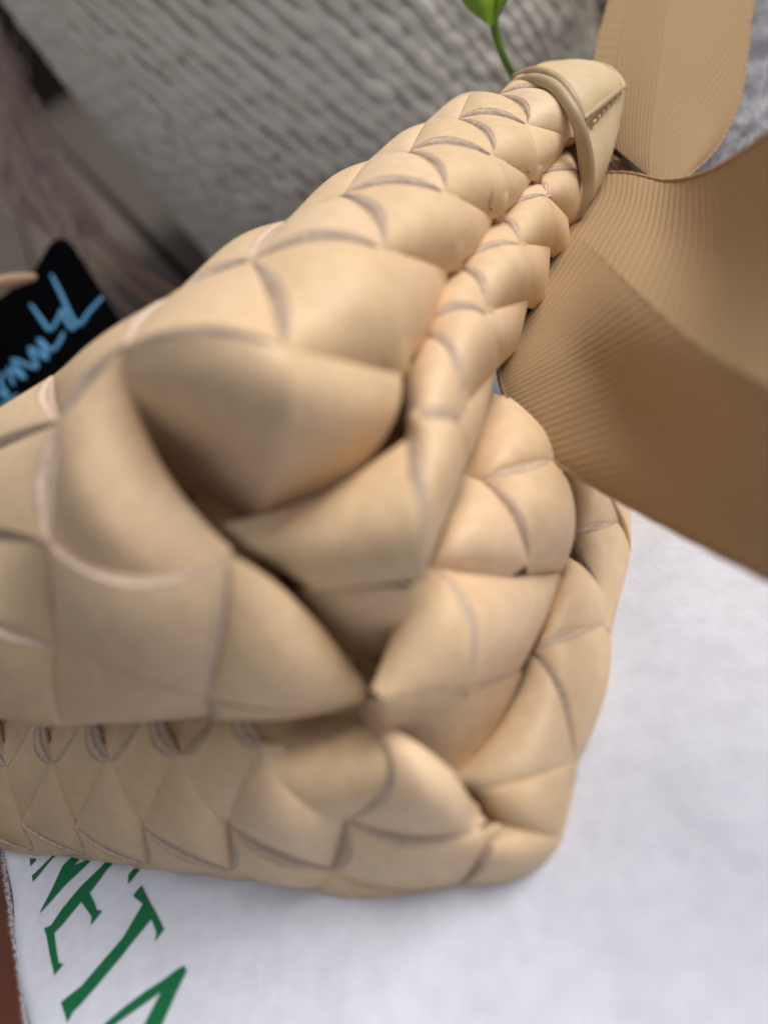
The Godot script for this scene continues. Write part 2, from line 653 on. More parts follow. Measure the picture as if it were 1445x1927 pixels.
# ------------------------------------------------------------------ the bag
func weave_points() -> void:
	V = {
		# big upper roll: s beyond the top, j upper row, v front row, w along the crease
		"S1": Vector3(985, 128, 208), "S2": Vector3(885, 168, 202), "S3": Vector3(800, 225, 190), "S4": Vector3(692, 296, 175), "S5": Vector3(535, 410, 152), "S6": Vector3(325, 548, 136), "S7": Vector3(108, 790, 116), "S8": Vector3(-70, 1010, 130), 
		"T2": Vector3(864, 184, 216), "T3": Vector3(760, 252, 206), "T4": Vector3(636, 326, 190), "T5": Vector3(445, 446, 168), "T6": Vector3(95, 700, 150), "T7": Vector3(-90, 885, 150),
		"J0": Vector3(1012, 146, 198), "J1": Vector3(935, 178, 190), "J2": Vector3(860, 222, 178), "J3": Vector3(768, 282, 163), "J4": Vector3(642, 362, 147), "J5": Vector3(470, 487, 128), "J6": Vector3(232, 650, 107), "J6D": Vector3(226, 662, 107), "S7D": Vector3(106, 792, 107), "J7": Vector3(90, 1025, 112), "J8": Vector3(-75, 1140, 121),
		"V0": Vector3(1044, 174, 186), "V1": Vector3(992, 232, 173), "V2": Vector3(928, 290, 158), "V3": Vector3(838, 358, 141), "V4": Vector3(718, 463, 121), "V5": Vector3(532, 655, 98), "V6": Vector3(430, 1045, 106), "V6U": Vector3(418, 985, 114), "V7": Vector3(103, 1218, 124), "V8": Vector3(-80, 1340, 136),
		"W1": Vector3(1073, 255, 181), "W2": Vector3(1003, 335, 169), "W3": Vector3(932, 407, 155), "W4": Vector3(850, 505, 140), "W5": Vector3(755, 703, 118), "W6": Vector3(508, 965, 117), "W6B": Vector3(660, 1250, 121), "W7": Vector3(390, 1320, 116), "W8": Vector3(110, 1372, 137),
		"X1": Vector3(1045, 320, 188), "X2": Vector3(985, 390, 176), "X3": Vector3(915, 480, 162), "X4": Vector3(830, 620, 146), "X5": Vector3(640, 915, 116), "X6": Vector3(712, 1318, 124), "X7": Vector3(395, 1354, 132), "X8": Vector3(60, 1400, 120), "X9": Vector3(560, 1352, 122), "O7": Vector3(-120, 842, 168),
		# second roll: p along the crease, q middle, r outer silhouette
		"P0": Vector3(1060, 268, 190), "P1": Vector3(993, 335, 178), "P2": Vector3(925, 410, 164), "P3": Vector3(855, 502, 149), "P4": Vector3(797, 622, 134), "P5": Vector3(778, 815, 115),
		"Q0": Vector3(1086, 318, 184), "Q1": Vector3(1028, 365, 168), "Q2": Vector3(977, 457, 152), "Q3": Vector3(913, 588, 136), "Q4": Vector3(860, 782, 120), "Q5": Vector3(797, 1092, 108),
		"R1": Vector3(1072, 408, 182), "R2": Vector3(1040, 462, 172), "R3": Vector3(1000, 560, 158), "R4": Vector3(940, 690, 146), "R5": Vector3(872, 900, 130), "R0": Vector3(1100, 370, 190),
		"Y1": Vector3(1010, 290, 196), "Y2": Vector3(930, 350, 184), "Y3": Vector3(860, 430, 170), "Y4": Vector3(790, 530, 156), "Y5": Vector3(720, 720, 138),
		"Z0": Vector3(1100, 430, 196), "Z1": Vector3(1075, 490, 188), "Z2": Vector3(1030, 570, 174), "Z3": Vector3(975, 660, 162), "Z4": Vector3(905, 800, 148),
		"L5A": Vector3(590, 1112, 113), "L5B": Vector3(470, 1030, 113), "L5C": Vector3(775, 1108, 108), "L5D": Vector3(672, 1245, 134), "L5F": Vector3(745, 1235, 128), "L5E": Vector3(560, 1112, 117),
		# side panel
		"CT": Vector3(928, 738, 156), "CK": Vector3(872, 890, 142), "CA": Vector3(905, 902, 140), "CB": Vector3(1042, 862, 150), "CC": Vector3(996, 1058, 134), "CD": Vector3(1060, 1075, 146), "CE": Vector3(815, 1067, 124), "CF": Vector3(885, 1288, 119), "CG": Vector3(982, 1265, 134), "CH": Vector3(720, 1312, 113), "CI": Vector3(775, 1110, 120),
		"CL": Vector3(845, 1462, 130), "CM": Vector3(735, 1390, 122),
		# outer side panel
		"DA": Vector3(1106, 890, 160), "DB": Vector3(1168, 983, 158), "DC": Vector3(1074, 1004, 156), "DD": Vector3(1066, 1045, 152), "DE": Vector3(1140, 1176, 145), "DF": Vector3(1006, 1222, 138), "DG": Vector3(1082, 1434, 130), "DH": Vector3(888, 1490, 127), "DI": Vector3(846, 1462, 129), "DJ": Vector3(1062, 875, 164), "DK": Vector3(1184, 1075, 157), "DL": Vector3(1112, 1395, 136), "DM": Vector3(1045, 1090, 150),
		"DN": Vector3(1060, 1580, 126), "DO": Vector3(908, 1537, 129), "DP": Vector3(1000, 1648, 126), "DQ": Vector3(868, 1665, 128), "DR": Vector3(1094, 1470, 131), "DS": Vector3(1190, 900, 168),
		# bottom of the front
		"U0": Vector3(-90, 1448, 182), "U1": Vector3(5, 1446, 169), "U2": Vector3(92, 1441, 158), "U3": Vector3(197, 1438, 147), "U4": Vector3(328, 1426, 135), "U5": Vector3(494, 1410, 125), "U6": Vector3(715, 1390, 120),
		"TA": Vector3(-15, 1345, 177), "TB": Vector3(70, 1338, 166), "TC": Vector3(163, 1333, 155), "TD": Vector3(280, 1322, 144), "TE": Vector3(432, 1305, 136), "TF": Vector3(650, 1325, 137),
		"L0": Vector3(-45, 1556, 184), "L1": Vector3(40, 1553, 173), "L2": Vector3(140, 1558, 163), "L3": Vector3(266, 1560, 152), "L4": Vector3(428, 1556, 139), "L5": Vector3(650, 1545, 126), "L6": Vector3(882, 1503, 121),
		"O1": Vector3(70, 1612, 183), "O2": Vector3(165, 1622, 173), "O3": Vector3(282, 1642, 162), "O4": Vector3(440, 1664, 151), "O5": Vector3(660, 1684, 139),
		"B1": Vector3(0, 1230, 200), "B2": Vector3(90, 1225, 190), "B3": Vector3(200, 1215, 180), "B4": Vector3(330, 1200, 170), "B5": Vector3(520, 1200, 158),
		"M0": Vector3(-15, 1590, 186), "M1": Vector3(64, 1604, 176), "M2": Vector3(160, 1612, 167), "M3": Vector3(277, 1629, 157), "M4": Vector3(431, 1642, 145), "M5": Vector3(622, 1640, 134), "M6": Vector3(890, 1570, 121),
		"N0": Vector3(30, 1606, 186), "N1": Vector3(110, 1612, 178), "N2": Vector3(210, 1624, 169), "N3": Vector3(345, 1646, 160), "N4": Vector3(540, 1668, 148), "N5": Vector3(868, 1668, 128),
	}
	E = {
		"J1-V1": Vector3(978, 198, 180), "J2-V2": Vector3(910, 248, 166), "J3-V3": Vector3(815, 310, 150), "J4-V4": Vector3(698, 405, 131), "J5-V5": Vector3(508, 568, 109),
		"J1-V0": Vector3(990, 164, 186), "J2-V1": Vector3(920, 215, 174), "J3-V2": Vector3(840, 270, 159), "J4-V3": Vector3(738, 345, 143), "J5-V4": Vector3(595, 450, 122), "J6-V5": Vector3(388, 630, 99),
		"V0-W1": Vector3(1072, 208, 181), "V1-W2": Vector3(1011, 280, 168), "V2-W3": Vector3(946, 345, 153), "V3-W4": Vector3(862, 425, 137), "V4-W5": Vector3(752, 575, 115), "V5-W6": Vector3(545, 800, 99),
		"J6-V6U": Vector3(272, 862, 113), "J6D-V6": Vector3(288, 868, 110), "J7-V6": Vector3(255, 1088, 107), "V7-W7": Vector3(240, 1268, 117), "V6-W7": Vector3(425, 1190, 109),
		"W5-X5": Vector3(735, 810, 116), "W6B-V6": Vector3(550, 1125, 112), "W7-X6": Vector3(550, 1338, 117), "V7-W8": Vector3(100, 1290, 129),
		"P0-Q0": Vector3(1076, 290, 186), "P1-Q1": Vector3(1017, 346, 172), "P2-Q2": Vector3(958, 425, 157), "P3-Q3": Vector3(895, 528, 140), "P4-Q4": Vector3(845, 670, 123), "P5-Q5": Vector3(788, 950, 104),
		"P1-Q0": Vector3(1040, 322, 178), "P2-Q1": Vector3(980, 380, 164), "P3-Q2": Vector3(918, 468, 148), "P4-Q3": Vector3(855, 585, 132), "P5-Q4": Vector3(815, 792, 112),
		"Q0-R1": Vector3(1088, 365, 182), "Q1-R2": Vector3(1045, 412, 168), "Q2-R3": Vector3(1000, 505, 152), "Q3-R4": Vector3(936, 635, 137), "Q4-R5": Vector3(875, 840, 122),
		"CA-CB": Vector3(965, 872, 141), "CA-CC": Vector3(964, 970, 133), "CB-CD": Vector3(1082, 965, 142), "CE-CC": Vector3(895, 1050, 126), "CE-CF": Vector3(866, 1165, 117), "CC-CG": Vector3(1015, 1165, 130), "CD-CG": Vector3(1030, 1165, 137), "CH-CG": Vector3(870, 1285, 120),
		"CT-CB": Vector3(1000, 795, 150), "CK-CE": Vector3(838, 990, 128), "CI-CH": Vector3(745, 1230, 116),
		"CG-CL": Vector3(928, 1375, 133), "DF-DI": Vector3(935, 1365, 134), "DF-DG": Vector3(1055, 1315, 131), "DF-DE": Vector3(1060, 1185, 138), "DD-DE": Vector3(1112, 1095, 146), "DC-DB": Vector3(1115, 983, 154), "DH-DG": Vector3(985, 1467, 124), "DB-DK": Vector3(1186, 1030, 157), "DE-DK": Vector3(1166, 1130, 150), "DE-DL": Vector3(1150, 1265, 142),
		"DA-DB": Vector3(1143, 932, 157), "DG-DR": Vector3(1092, 1450, 130), "DO-DN": Vector3(985, 1560, 123), "DN-DP": Vector3(1045, 1615, 127), "DO-DQ": Vector3(908, 1605, 122), "DQ-DP": Vector3(940, 1668, 127),
		"U6-L5": Vector3(722, 1472, 118), "U5-L5": Vector3(555, 1500, 124), "U4-L4": Vector3(378, 1510, 135), "U5-L4": Vector3(452, 1490, 130), "L5-M6": Vector3(770, 1575, 122), "U6-L6": Vector3(800, 1435, 116), "L4-M5": Vector3(520, 1602, 132), "L3-M4": Vector3(345, 1602, 146), "L2-M3": Vector3(205, 1598, 159),
		"M5-N5": Vector3(740, 1676, 132), "N4-M5": Vector3(595, 1672, 138), "M6-N5": Vector3(905, 1612, 122),
	}

func hand_bag() -> void:
	weave_points()
	var bag := thing("woven_handbag", "cream woven leather handbag slumped on the white cloth", "handbag", G(800, 1500))
	var none := [false, false, false, false]
	var slit := [true, false, true, false]
	# big upper roll: flat cells between, then the cells whose slits show
	for n in range(1, 7):
		cell(bag, "J%d V%d J%d S%d" % [n - 1, n - 1, n, n], 0.065, [false, false, false, true], false, "woven_strip", null, 0.03 if n < 6 else 0.01, 0.14 if n < 6 else 0.0, 0.11 if n < 6 else 0.05)
	for n in range(1, 6):
		cell(bag, "J%d V%d W%d V%d" % [n, n - 1, n, n], 0.08, [false, false, true, false])
	for n in range(1, 6):
		cell(bag, "V%d W%d X%d W%d" % [n, n + 1, n, n], 0.05, none, false, "woven_strip", null, 0.03 if n < 5 else 0.01, 0.12 if n < 5 else 0.0, 0.1, 0.55 if n < 5 else 1.0)
	for n in range(2, 6):
		cell(bag, "J%d S%d T%d S%d" % [n, n + 1, n, n], 0.06, none if n < 5 else slit)
	cell(bag, "J6 S7 T6 S6", 0.06, slit)
	cell(bag, "T6 S7 T7 O7", 0.06, [true, false, false, true])
	cell(bag, "J6 V5 W6 V6U", 0.0, none, false, "woven_strip", null, 0.0, 0.0, 0.03, 1.0, [0.12, 0.45, 0.021])
	cell(bag, "V6U W6 X5 L5B", 0.06, none, false, "woven_strip", null, 0.02, 0.0)
	cell(bag, "J6D V6 J7 S7D", 0.13, none, false, "woven_strip", null, 0.04, 0.02, 0.03, 1.0)
	cell(bag, "J7 V6 W7 V7", 0.08, [true, false, true, true], false, "woven_strip", null, 0.03, 0.1, 0.06)
	cell(bag, "V6 W7 X6 W6B", 0.10, none, false, "woven_strip", null, 0.02, 0.0)
	cell(bag, "J7 V7 J8 S8", 0.07, none)
	cell(bag, "J7 S8 T7 S7", 0.07, slit)
	cell(bag, "J8 V7 W8 V8", 0.08, slit)
	cell(bag, "V7 W8 X7 W7", 0.07, none)
	cell(bag, "TF CH CM U6", 0.02, none, false, "woven_strip", null, 0.0, 0.0)
	cell(bag, "W7 X7 X9 X6", 0.05, [true, false, false, true], false, "woven_strip", null, 0.0, 0.0)
	# second roll
	for n in range(0, 5):
		cell(bag, "P%d Q%d P%d Y%d" % [n, n, n + 1, n + 1], 0.06, [false, false, false, true])
	for n in range(1, 6):
		cell(bag, "P%d Q%d R%d Q%d" % [n, n - 1, n, n], 0.07, [false, false, true, false])
	for n in range(0, 5):
		cell(bag, "Q%d R%d Z%d R%d" % [n, n + 1, n, n], 0.035, none)
	cell(bag, "P5 Q5 L5A L5B", 0.07, none, false, "woven_strip", null, 0.02, 0.0)
	cell(bag, "L5E L5C L5F L5D", 0.06, none, false, "woven_strip", null, 0.02, 0.0)
	# side panel
	cell(bag, "CT CB CA CK", 0.04, none)
	cell(bag, "CA CB CD CC", 0.06, slit)
	cell(bag, "CA CC CE CK", 0.04, none)
	cell(bag, "CE CD CG CF", 0.06, slit)
	cell(bag, "CE CF CH CI", 0.04, none)
	cell(bag, "CH CG CL CM", -0.03, [true, false, false, false], false, "woven_strip", null, 0.02, 0.02)
	# outer side panel
	cell(bag, "DA DB DC DJ", 0.04, none)
	cell(bag, "DC DB DK DE", 0.06, slit)
	cell(bag, "DD DE DF DM", 0.04, none)
	cell(bag, "DF DE DL DG", 0.06, slit)
	cell(bag, "DF DG DH DI", 0.07, none, false, "woven_strip", null, 0.03, 0.04)
	cell(bag, "DH DG DN DO", 0.14, none, false, "woven_strip", null, 0.03, 0.05)
	cell(bag, "DO DN DP DQ", 0.10, [false, false, true, false])
	cell(bag, "DA DS DK DB", 0.07, [false, false, true, false])
	# front, bottom rows
	var tops := ["TA", "TB", "TC", "TD", "TE", "TF"]
	for n in range(1, 7):
		cell(bag, "%s U%d L%d U%d" % [tops[n - 1], n, n - 1, n - 1], 0.075, slit if n < 6 else none, false, "woven_strip", null, 0.03 if n == 6 else 0.07, 0.14, 0.16)
	for n in range(1, 7):
		cell(bag, "U%d L%d M%d L%d" % [n, n - 1, n, n], 0.07, none if n < 6 else [true, false, false, false])
	for n in range(1, 6):
		cell(bag, "N%d M%d N%d O%d" % [n - 1, n, n, n], 0.05, none)
	for n in range(1, 6):
		cell(bag, "%s U%d %s B%d" % [tops[n - 1], n, tops[n], n], -0.10, none, false, "woven_strip", null, 0.07, 0.0)
	for n in range(0, 5):
		cell(bag, "L%d M%d N%d M%d" % [n, n + 1, n, n], 0.085, slit, false, "woven_strip", null, 0.03, 0.14, 0.15)
	cell(bag, "L5 M6 N5 M5", 0.08, slit)
	# triangular cells under the overhang
	# body inside
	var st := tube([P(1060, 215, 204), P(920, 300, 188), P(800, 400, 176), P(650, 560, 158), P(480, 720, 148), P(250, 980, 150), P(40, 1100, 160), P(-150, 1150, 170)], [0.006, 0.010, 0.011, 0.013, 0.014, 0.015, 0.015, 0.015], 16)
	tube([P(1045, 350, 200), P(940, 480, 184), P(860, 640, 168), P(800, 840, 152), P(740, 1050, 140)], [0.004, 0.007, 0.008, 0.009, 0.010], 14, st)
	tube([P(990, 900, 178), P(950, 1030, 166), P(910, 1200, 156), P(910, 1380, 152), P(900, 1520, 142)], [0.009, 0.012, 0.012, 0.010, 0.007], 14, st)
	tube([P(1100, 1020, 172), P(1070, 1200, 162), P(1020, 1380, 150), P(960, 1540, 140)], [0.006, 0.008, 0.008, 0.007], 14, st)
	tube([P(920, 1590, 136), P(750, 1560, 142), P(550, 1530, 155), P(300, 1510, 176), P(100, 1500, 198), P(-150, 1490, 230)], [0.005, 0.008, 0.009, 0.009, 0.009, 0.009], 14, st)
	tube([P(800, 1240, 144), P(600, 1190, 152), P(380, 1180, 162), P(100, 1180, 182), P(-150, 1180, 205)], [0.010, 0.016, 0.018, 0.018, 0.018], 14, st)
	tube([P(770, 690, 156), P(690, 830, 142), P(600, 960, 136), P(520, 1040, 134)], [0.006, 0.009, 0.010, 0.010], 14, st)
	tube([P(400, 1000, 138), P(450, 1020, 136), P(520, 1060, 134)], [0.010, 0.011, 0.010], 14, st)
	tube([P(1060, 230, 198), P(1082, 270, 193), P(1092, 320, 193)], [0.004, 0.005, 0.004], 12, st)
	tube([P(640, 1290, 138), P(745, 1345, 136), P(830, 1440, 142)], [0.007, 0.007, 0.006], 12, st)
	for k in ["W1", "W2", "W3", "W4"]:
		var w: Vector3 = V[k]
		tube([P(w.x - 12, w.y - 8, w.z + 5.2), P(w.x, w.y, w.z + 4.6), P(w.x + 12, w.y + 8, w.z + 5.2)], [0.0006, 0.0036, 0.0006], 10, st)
	part("lining", done(st), M.lining, bag)
	# end cap of plain leather with its piping
	V.merge({"KA": Vector3(1006, 130, 196), "KB": Vector3(1160, 136, 204), "KC": Vector3(1172, 163, 201), "KD": Vector3(1092, 228, 185), "KE": Vector3(1130, 338, 194), "KF": Vector3(1072, 418, 186), "KG": Vector3(1172, 205, 203)})
	E.merge({"KA-KB": Vector3(1085, 112, 203), "KA-KD": Vector3(1064, 168, 187), "KD-KC": Vector3(1132, 194, 191), "KC-KE": Vector3(1163, 245, 200), "KD-KF": Vector3(1108, 335, 184), "KE-KF": Vector3(1107, 385, 190), "KB-KC": Vector3(1170, 147, 203)})
	cell(bag, "KA KB KC KD", 0.06, [false, false, false, false], false, "end_cap", M.cap, 0.0)
	cell(bag, "KD KC KE KF", 0.05, [false, false, false, false], false, "end_cap", M.cap, 0.0)
	V.merge({"HA": Vector3(1105, 262, 206), "HB": Vector3(1215, 318, 214), "HC": Vector3(1210, 372, 216), "HD": Vector3(1080, 415, 206)})
	cell(bag, "HA HB HC HD", 0.02, none, false, "added_gap_sheet", M.lining, 0.0, 0.0)  # added sheet standing in for the shaded gap behind the ring
	part("piping", done(tube([P(940, 186, 206), P(968, 160, 197), P(1002, 150, 189), P(1040, 162, 182), P(1072, 200, 178), P(1090, 240, 178), P(1101, 290, 181), P(1104, 340, 184), P(1094, 385, 186), P(1066, 422, 188)], [0.0012, 0.0013, 0.0014, 0.0015, 0.0015, 0.0016, 0.0019, 0.0019, 0.0017, 0.0013], 12)), M.piping, bag)
	part("piping", done(tube([P(968, 146, 204), P(1008, 134, 194), P(1050, 150, 186), P(1080, 188, 182), P(1095, 228, 182)], [0.001, 0.0012, 0.0012, 0.0012, 0.001], 10)), M.piping, bag)
	part("cap_seam", done(tube([P(1093, 228, 182), P(1132, 196, 187), P(1170, 165, 198)], [0.0008, 0.0009, 0.0007], 8)), M.piping, bag)
	part("cap_seam", done(tube([P(1110, 116, 203), P(1145, 128, 202), P(1163, 146, 201), P(1174, 168, 199)], [0.0004, 0.0006, 0.0006, 0.0004], 8)), M.thread, bag)
	for i in 7:
		var t := i / 6.0
		var p := P(lerpf(1114, 1164, t), lerpf(236, 180, t), lerpf(185.5, 197, t))
		var q := P(lerpf(1120, 1170, t), lerpf(225, 168, t), lerpf(185.5, 197, t))
		part("stitch", done(tube([p, (p + q) * 0.5 + (cam_pos - p).normalized() * 0.0004, q], [0.0003, 0.0005, 0.0003], 6)), M.thread, bag)

# ------------------------------------------------------------------ strap
func strap() -> void:
	var t := thing("bag_strap", "beige ribbed webbing strap of the woven handbag, folded over a dark metal ring", "strap", G(1200, 700))
	# near half, twisting towards the lens
	var rows := []
	for r in [
		[[1050, 318, 204], [1040, 360, 200], [1015, 420, 194], [980, 500, 186], [930, 590, 176]],
		[[1105, 326, 201], [1098, 375, 194], [1062, 432, 187], [1000, 540, 176], [932, 640, 168]],
		[[1180, 326, 196], [1170, 385, 186], [1120, 475, 172], [1030, 590, 166], [936, 680, 162]],
		[[1255, 340, 182], [1240, 440, 164], [1195, 545, 145], [1070, 645, 157], [942, 722, 159]],
		[[1335, 322, 154], [1340, 470, 137], [1300, 640, 117], [1130, 710, 148], [966, 782, 157]],
		[[1445, 252, 120], [1470, 450, 108], [1460, 740, 92], [1230, 800, 134], [1032, 860, 152]],
		[[1600, 130, 95], [1680, 420, 88], [1680, 880, 78], [1390, 930, 110], [1172, 945, 139]],
		[[1850, 20, 82], [1950, 420, 76], [2000, 1030, 70], [1640, 1110, 88], [1445, 1090, 106]],
		[[2150, 0, 76], [2250, 500, 70], [2300, 1200, 66], [1950, 1260, 74], [1780, 1240, 82]],
	]:
		var row := []
		for p in r:
			row.append(P(p[0], p[1], p[2]))
		# a sharper crease along the ridge
		row.insert(3, row[2].lerp(row[3], 0.14))
		row.insert(2, row[1].lerp(row[2], 0.86))
		rows.append(row)
	var nu := 61
	var nv := 561
	var pts := []
	for j in nv:
		var v := j / (nv - 1.0)
		for i in nu:
			var u := i / (nu - 1.0)
			var p := net(rows, u, v)
			var du := net(rows, minf(u + 0.01, 1), v) - net(rows, maxf(u - 0.01, 0), v)
			var dv := net(rows, u, minf(v + 0.01, 1)) - net(rows, u, maxf(v - 0.01, 0))
			var n := dv.cross(du).normalized()
			if n.dot(cam_pos - p) < 0:
				n = -n
			var rib := absf(sin(PI * v * 60.0))
			var edge := minf(minf(u, 1 - u) / 0.03, 1.0)
			p += n * (0.00015 * rib * (0.4 + 0.6 * edge) + 0.00004 * sin(u * 190.0 + float(int(v * 60.0)) * 1.6))
			pts.append(p)
	part("near_webbing", grid_mesh(pts, nu, nv), M.webbing, t)
	for e in [0.0, 1.0]:
		var rim := []
		var rr := []
		for j in 70:
			rim.append(net(rows, e, j / 69.0))
			rr.append(0.00042 if j % 2 else 0.00055)
		part("selvage", done(tube(rim, rr, 8, null, 3)), M.webbing, t)
	# far half, standing up behind the cap
	rows = []
	for r in [
		[[1260, -900, 420], [1290, -900, 416], [1330, -900, 414], [1375, -900, 416], [1430, -900, 420]],
		[[1230, -480, 320], [1275, -480, 316], [1325, -480, 314], [1385, -480, 316], [1450, -480, 320]],
		[[1185, -160, 250], [1250, -160, 246], [1310, -160, 244], [1380, -160, 246], [1460, -160, 250]],
		[[1146, 0, 232], [1205, 0, 228], [1268, 0, 226], [1345, 0, 227], [1418, 0, 232]],
		[[1120, 105, 222], [1185, 105, 218], [1255, 105, 216], [1335, 105, 217], [1404, 105, 222]],
		[[1116, 200, 214], [1175, 205, 211], [1242, 205, 208], [1325, 205, 209], [1388, 195, 214]],
		[[1140, 290, 208], [1178, 290, 205], [1232, 290, 202], [1315, 280, 202], [1350, 275, 207]],
		[[1180, 340, 204], [1200, 345, 201], [1230, 345, 198], [1275, 340, 196], [1290, 335, 197]],
	]:
		var row := []
		for p in r:
			row.append(P(p[0], p[1], p[2]))
		rows.append(row)
	nu = 301
	nv = 161
	pts = []
	for j in nv:
		var v := j / (nv - 1.0)
		for i in nu:
			var u := i / (nu - 1.0)
			var p := net(rows, u, v)
			var du := net(rows, minf(u + 0.01, 1), v) - net(rows, maxf(u - 0.01, 0), v)
			var dv := net(rows, u, minf(v + 0.01, 1)) - net(rows, u, maxf(v - 0.01, 0))
			var n := dv.cross(du).normalized()
			if n.dot(cam_pos - p) < 0:
				n = -n
			var h := 0.0
			if u < 0.17:
				h = 0.00022 * absf(sin(u * 70.0 * PI / 1.6 + v * 60)) * absf(sin(v * 130.0))
			elif u < 0.47:
				h = 0.0003 * absf(sin(PI * u * 36.0)) * (1.0 + 0.15 * sin(v * 300.0))
			elif u < 0.96:
				h = 0.00007 * sin(u * 150.0 + v * 210.0) + 0.00012
			else:
				h = 0.00035 * absf(sin(v * 150.0))
			p += n * h
			pts.append(p)
	part("far_webbing", grid_mesh(pts, nu, nv), M.webbing, t)
	for e in [0.0, 1.0]:
		var rim := []
		var rr := []
		for j2 in 90:
			rim.append(net(rows, e, j2 / 89.0))
			rr.append(0.00040 if j2 % 2 else 0.00062)
		part("selvage", done(tube(rim, rr, 8, null, 2)), M.webbing, t)
	# the metal ring that carries it
	var ring := thing("metal_ring", "dark grey metal ring between the end cap and the strap", "ring", P(1180, 300, 203))
	var n2 := (P(1180, 300, 190) - P(1180, 300, 203)).normalized()
	var c := [P(1135, 268, 206), P(1225, 342, 200), P(1190, 420, 206), P(1090, 360, 212)]
	for i in 4:
		var a: Vector3 = c[i]
		var b: Vector3 = c[(i + 1) % 4]
		var x := (b - a) * 0.5
		part("ring_bar", box((a + b) * 0.5, x + x.normalized() * 0.0004, n2 * 0.0009, n2.cross(x).normalized() * 0.00065), M.metal, ring)

# ------------------------------------------------------------------ background
func pot() -> void:
	var c := G(700, 205)
	var t := thing("rope_basket", "off-white coarsely woven rope basket standing behind the bag", "basket", Vector3(c.x, -0.02, c.z))
	var prof := func(y: float) -> float:
		return 0.127 + 0.012 * sin(clampf(y / 0.24, 0, 1) * PI * 0.75)
	var nu := 97
	var nv := 25
	var pts := []
	for j in nv:
		var y := 0.26 * j / (nv - 1.0)
		for i in nu:
			var a := TAU * i / (nu - 1.0)
			var r: float = prof.call(y) - 0.002
			pts.append(Vector3(c.x + cos(a) * r, y - 0.02, c.z + sin(a) * r))
	part("basket_wall", grid_mesh(pts, nu, nv), M.pot_back, t)
	# rope stitches
	var sp := SphereMesh.new()
	sp.radius = 0.5
	sp.height = 1.0
	sp.radial_segments = 10
	sp.rings = 6
	var spots := []
	var cols := 112
	var facing := (cam_pos - c)
	facing.y = 0
	facing = facing.normalized()
	for row in 29:
		for k in cols:
			var a := TAU * (k + (0.5 if row % 2 else 0.0)) / cols
			var y := 0.006 + row * 0.0088
			var r: float = prof.call(y)
			var nrm := Vector3(cos(a), 0, sin(a))
			var pos := Vector3(c.x, y - 0.02 + rng.randfn() * 0.0006, c.z) + nrm * (r + rng.randfn() * 0.0004) + Vector3(-sin(a), 0, cos(a)) * rng.randfn() * 0.0005
			var tang := Vector3(-sin(a), 0, cos(a))
			if tang.dot(cam_basis.x) < 0:
				tang = -tang
			var dir := (Vector3.UP * 0.9 - tang * 0.42).normalized()
			var side := dir.cross(nrm)
			var b := Basis(side * 0.0070 * rng.randf_range(0.85, 1.15), dir.rotated(nrm, rng.randfn() * 0.08) * 0.0165 * rng.randf_range(0.9, 1.1), nrm * 0.0042 * rng.randf_range(0.75, 1.25))
			spots.append([pos.distance_to(cam_pos) - 0.4 * maxf(0, nrm.dot(facing)), Transform3D(b, pos)])
	spots.sort_custom(func(x, y): return x[0] < y[0])
	for i in 290:
		var o := part("stitch", sp, M.pot, t)
		o.transform = Transform3D(spots[i][1].basis, spots[i][1].origin - t.position)
	var mm := MultiMesh.new()
	mm.transform_format = MultiMesh.TRANSFORM_3D
	mm.mesh = sp
	mm.instance_count = spots.size() - 290
	for i in range(290, spots.size()):
		mm.set_instance_transform(i - 290, Transform3D(spots[i][1].basis, spots[i][1].origin - t.position))
	var mi := MultiMeshInstance3D.new()
	mi.name = "stitches"
	mi.multimesh = mm
	mi.material_override = M.pot
	mi.set_meta("kind", "stuff")
	t.add_child(mi, true)
	# fluffy rug at the right
	var r0 := G(1440, 230)
	var rug := thing("fluffy_rug", "fluffy pale grey rug edge at the top right beyond the strap", "rug", r0)
	var mesh := SurfaceTool.new()
	mesh.begin(Mesh.PRIMITIVE_TRIANGLES)
	for k in 30000:
		var p := r0 + Vector3(rng.randf_range(-0.10, 0.16), 0, rng.randf_range(-0.12, 0.05))
		p.y = 0.004 + 0.004 * cloth_noise.get_noise_2d(p.x * 3000, p.z * 3000)
		var lean := cloth_noise.get_noise_2d(p.x * 1500 + 50, p.z * 1500) * 3.0
		var dir := Vector3(cos(lean * 3.0) * 0.8 + rng.randfn() * 0.3, 0.8, sin(lean * 3.0) * 0.8 + rng.randfn() * 0.3).normalized()
		var l := rng.randf_range(0.005, 0.010)
		var s := dir.cross(Vector3.UP).normalized() * 0.0002
		mesh.add_vertex(p - s); mesh.add_vertex(p + s); mesh.add_vertex(p + dir * l)
	mesh.generate_normals()
	var pile := part("rug_pile", mesh.commit(), M.fur, rug)
	pile.set_meta("kind", "stuff")
	part("rug_base", box(r0 + Vector3(0.03, -0.005, -0.035), Vector3.RIGHT * 0.13, Vector3.UP * 0.006, Vector3.BACK * 0.085), M.fur, rug)

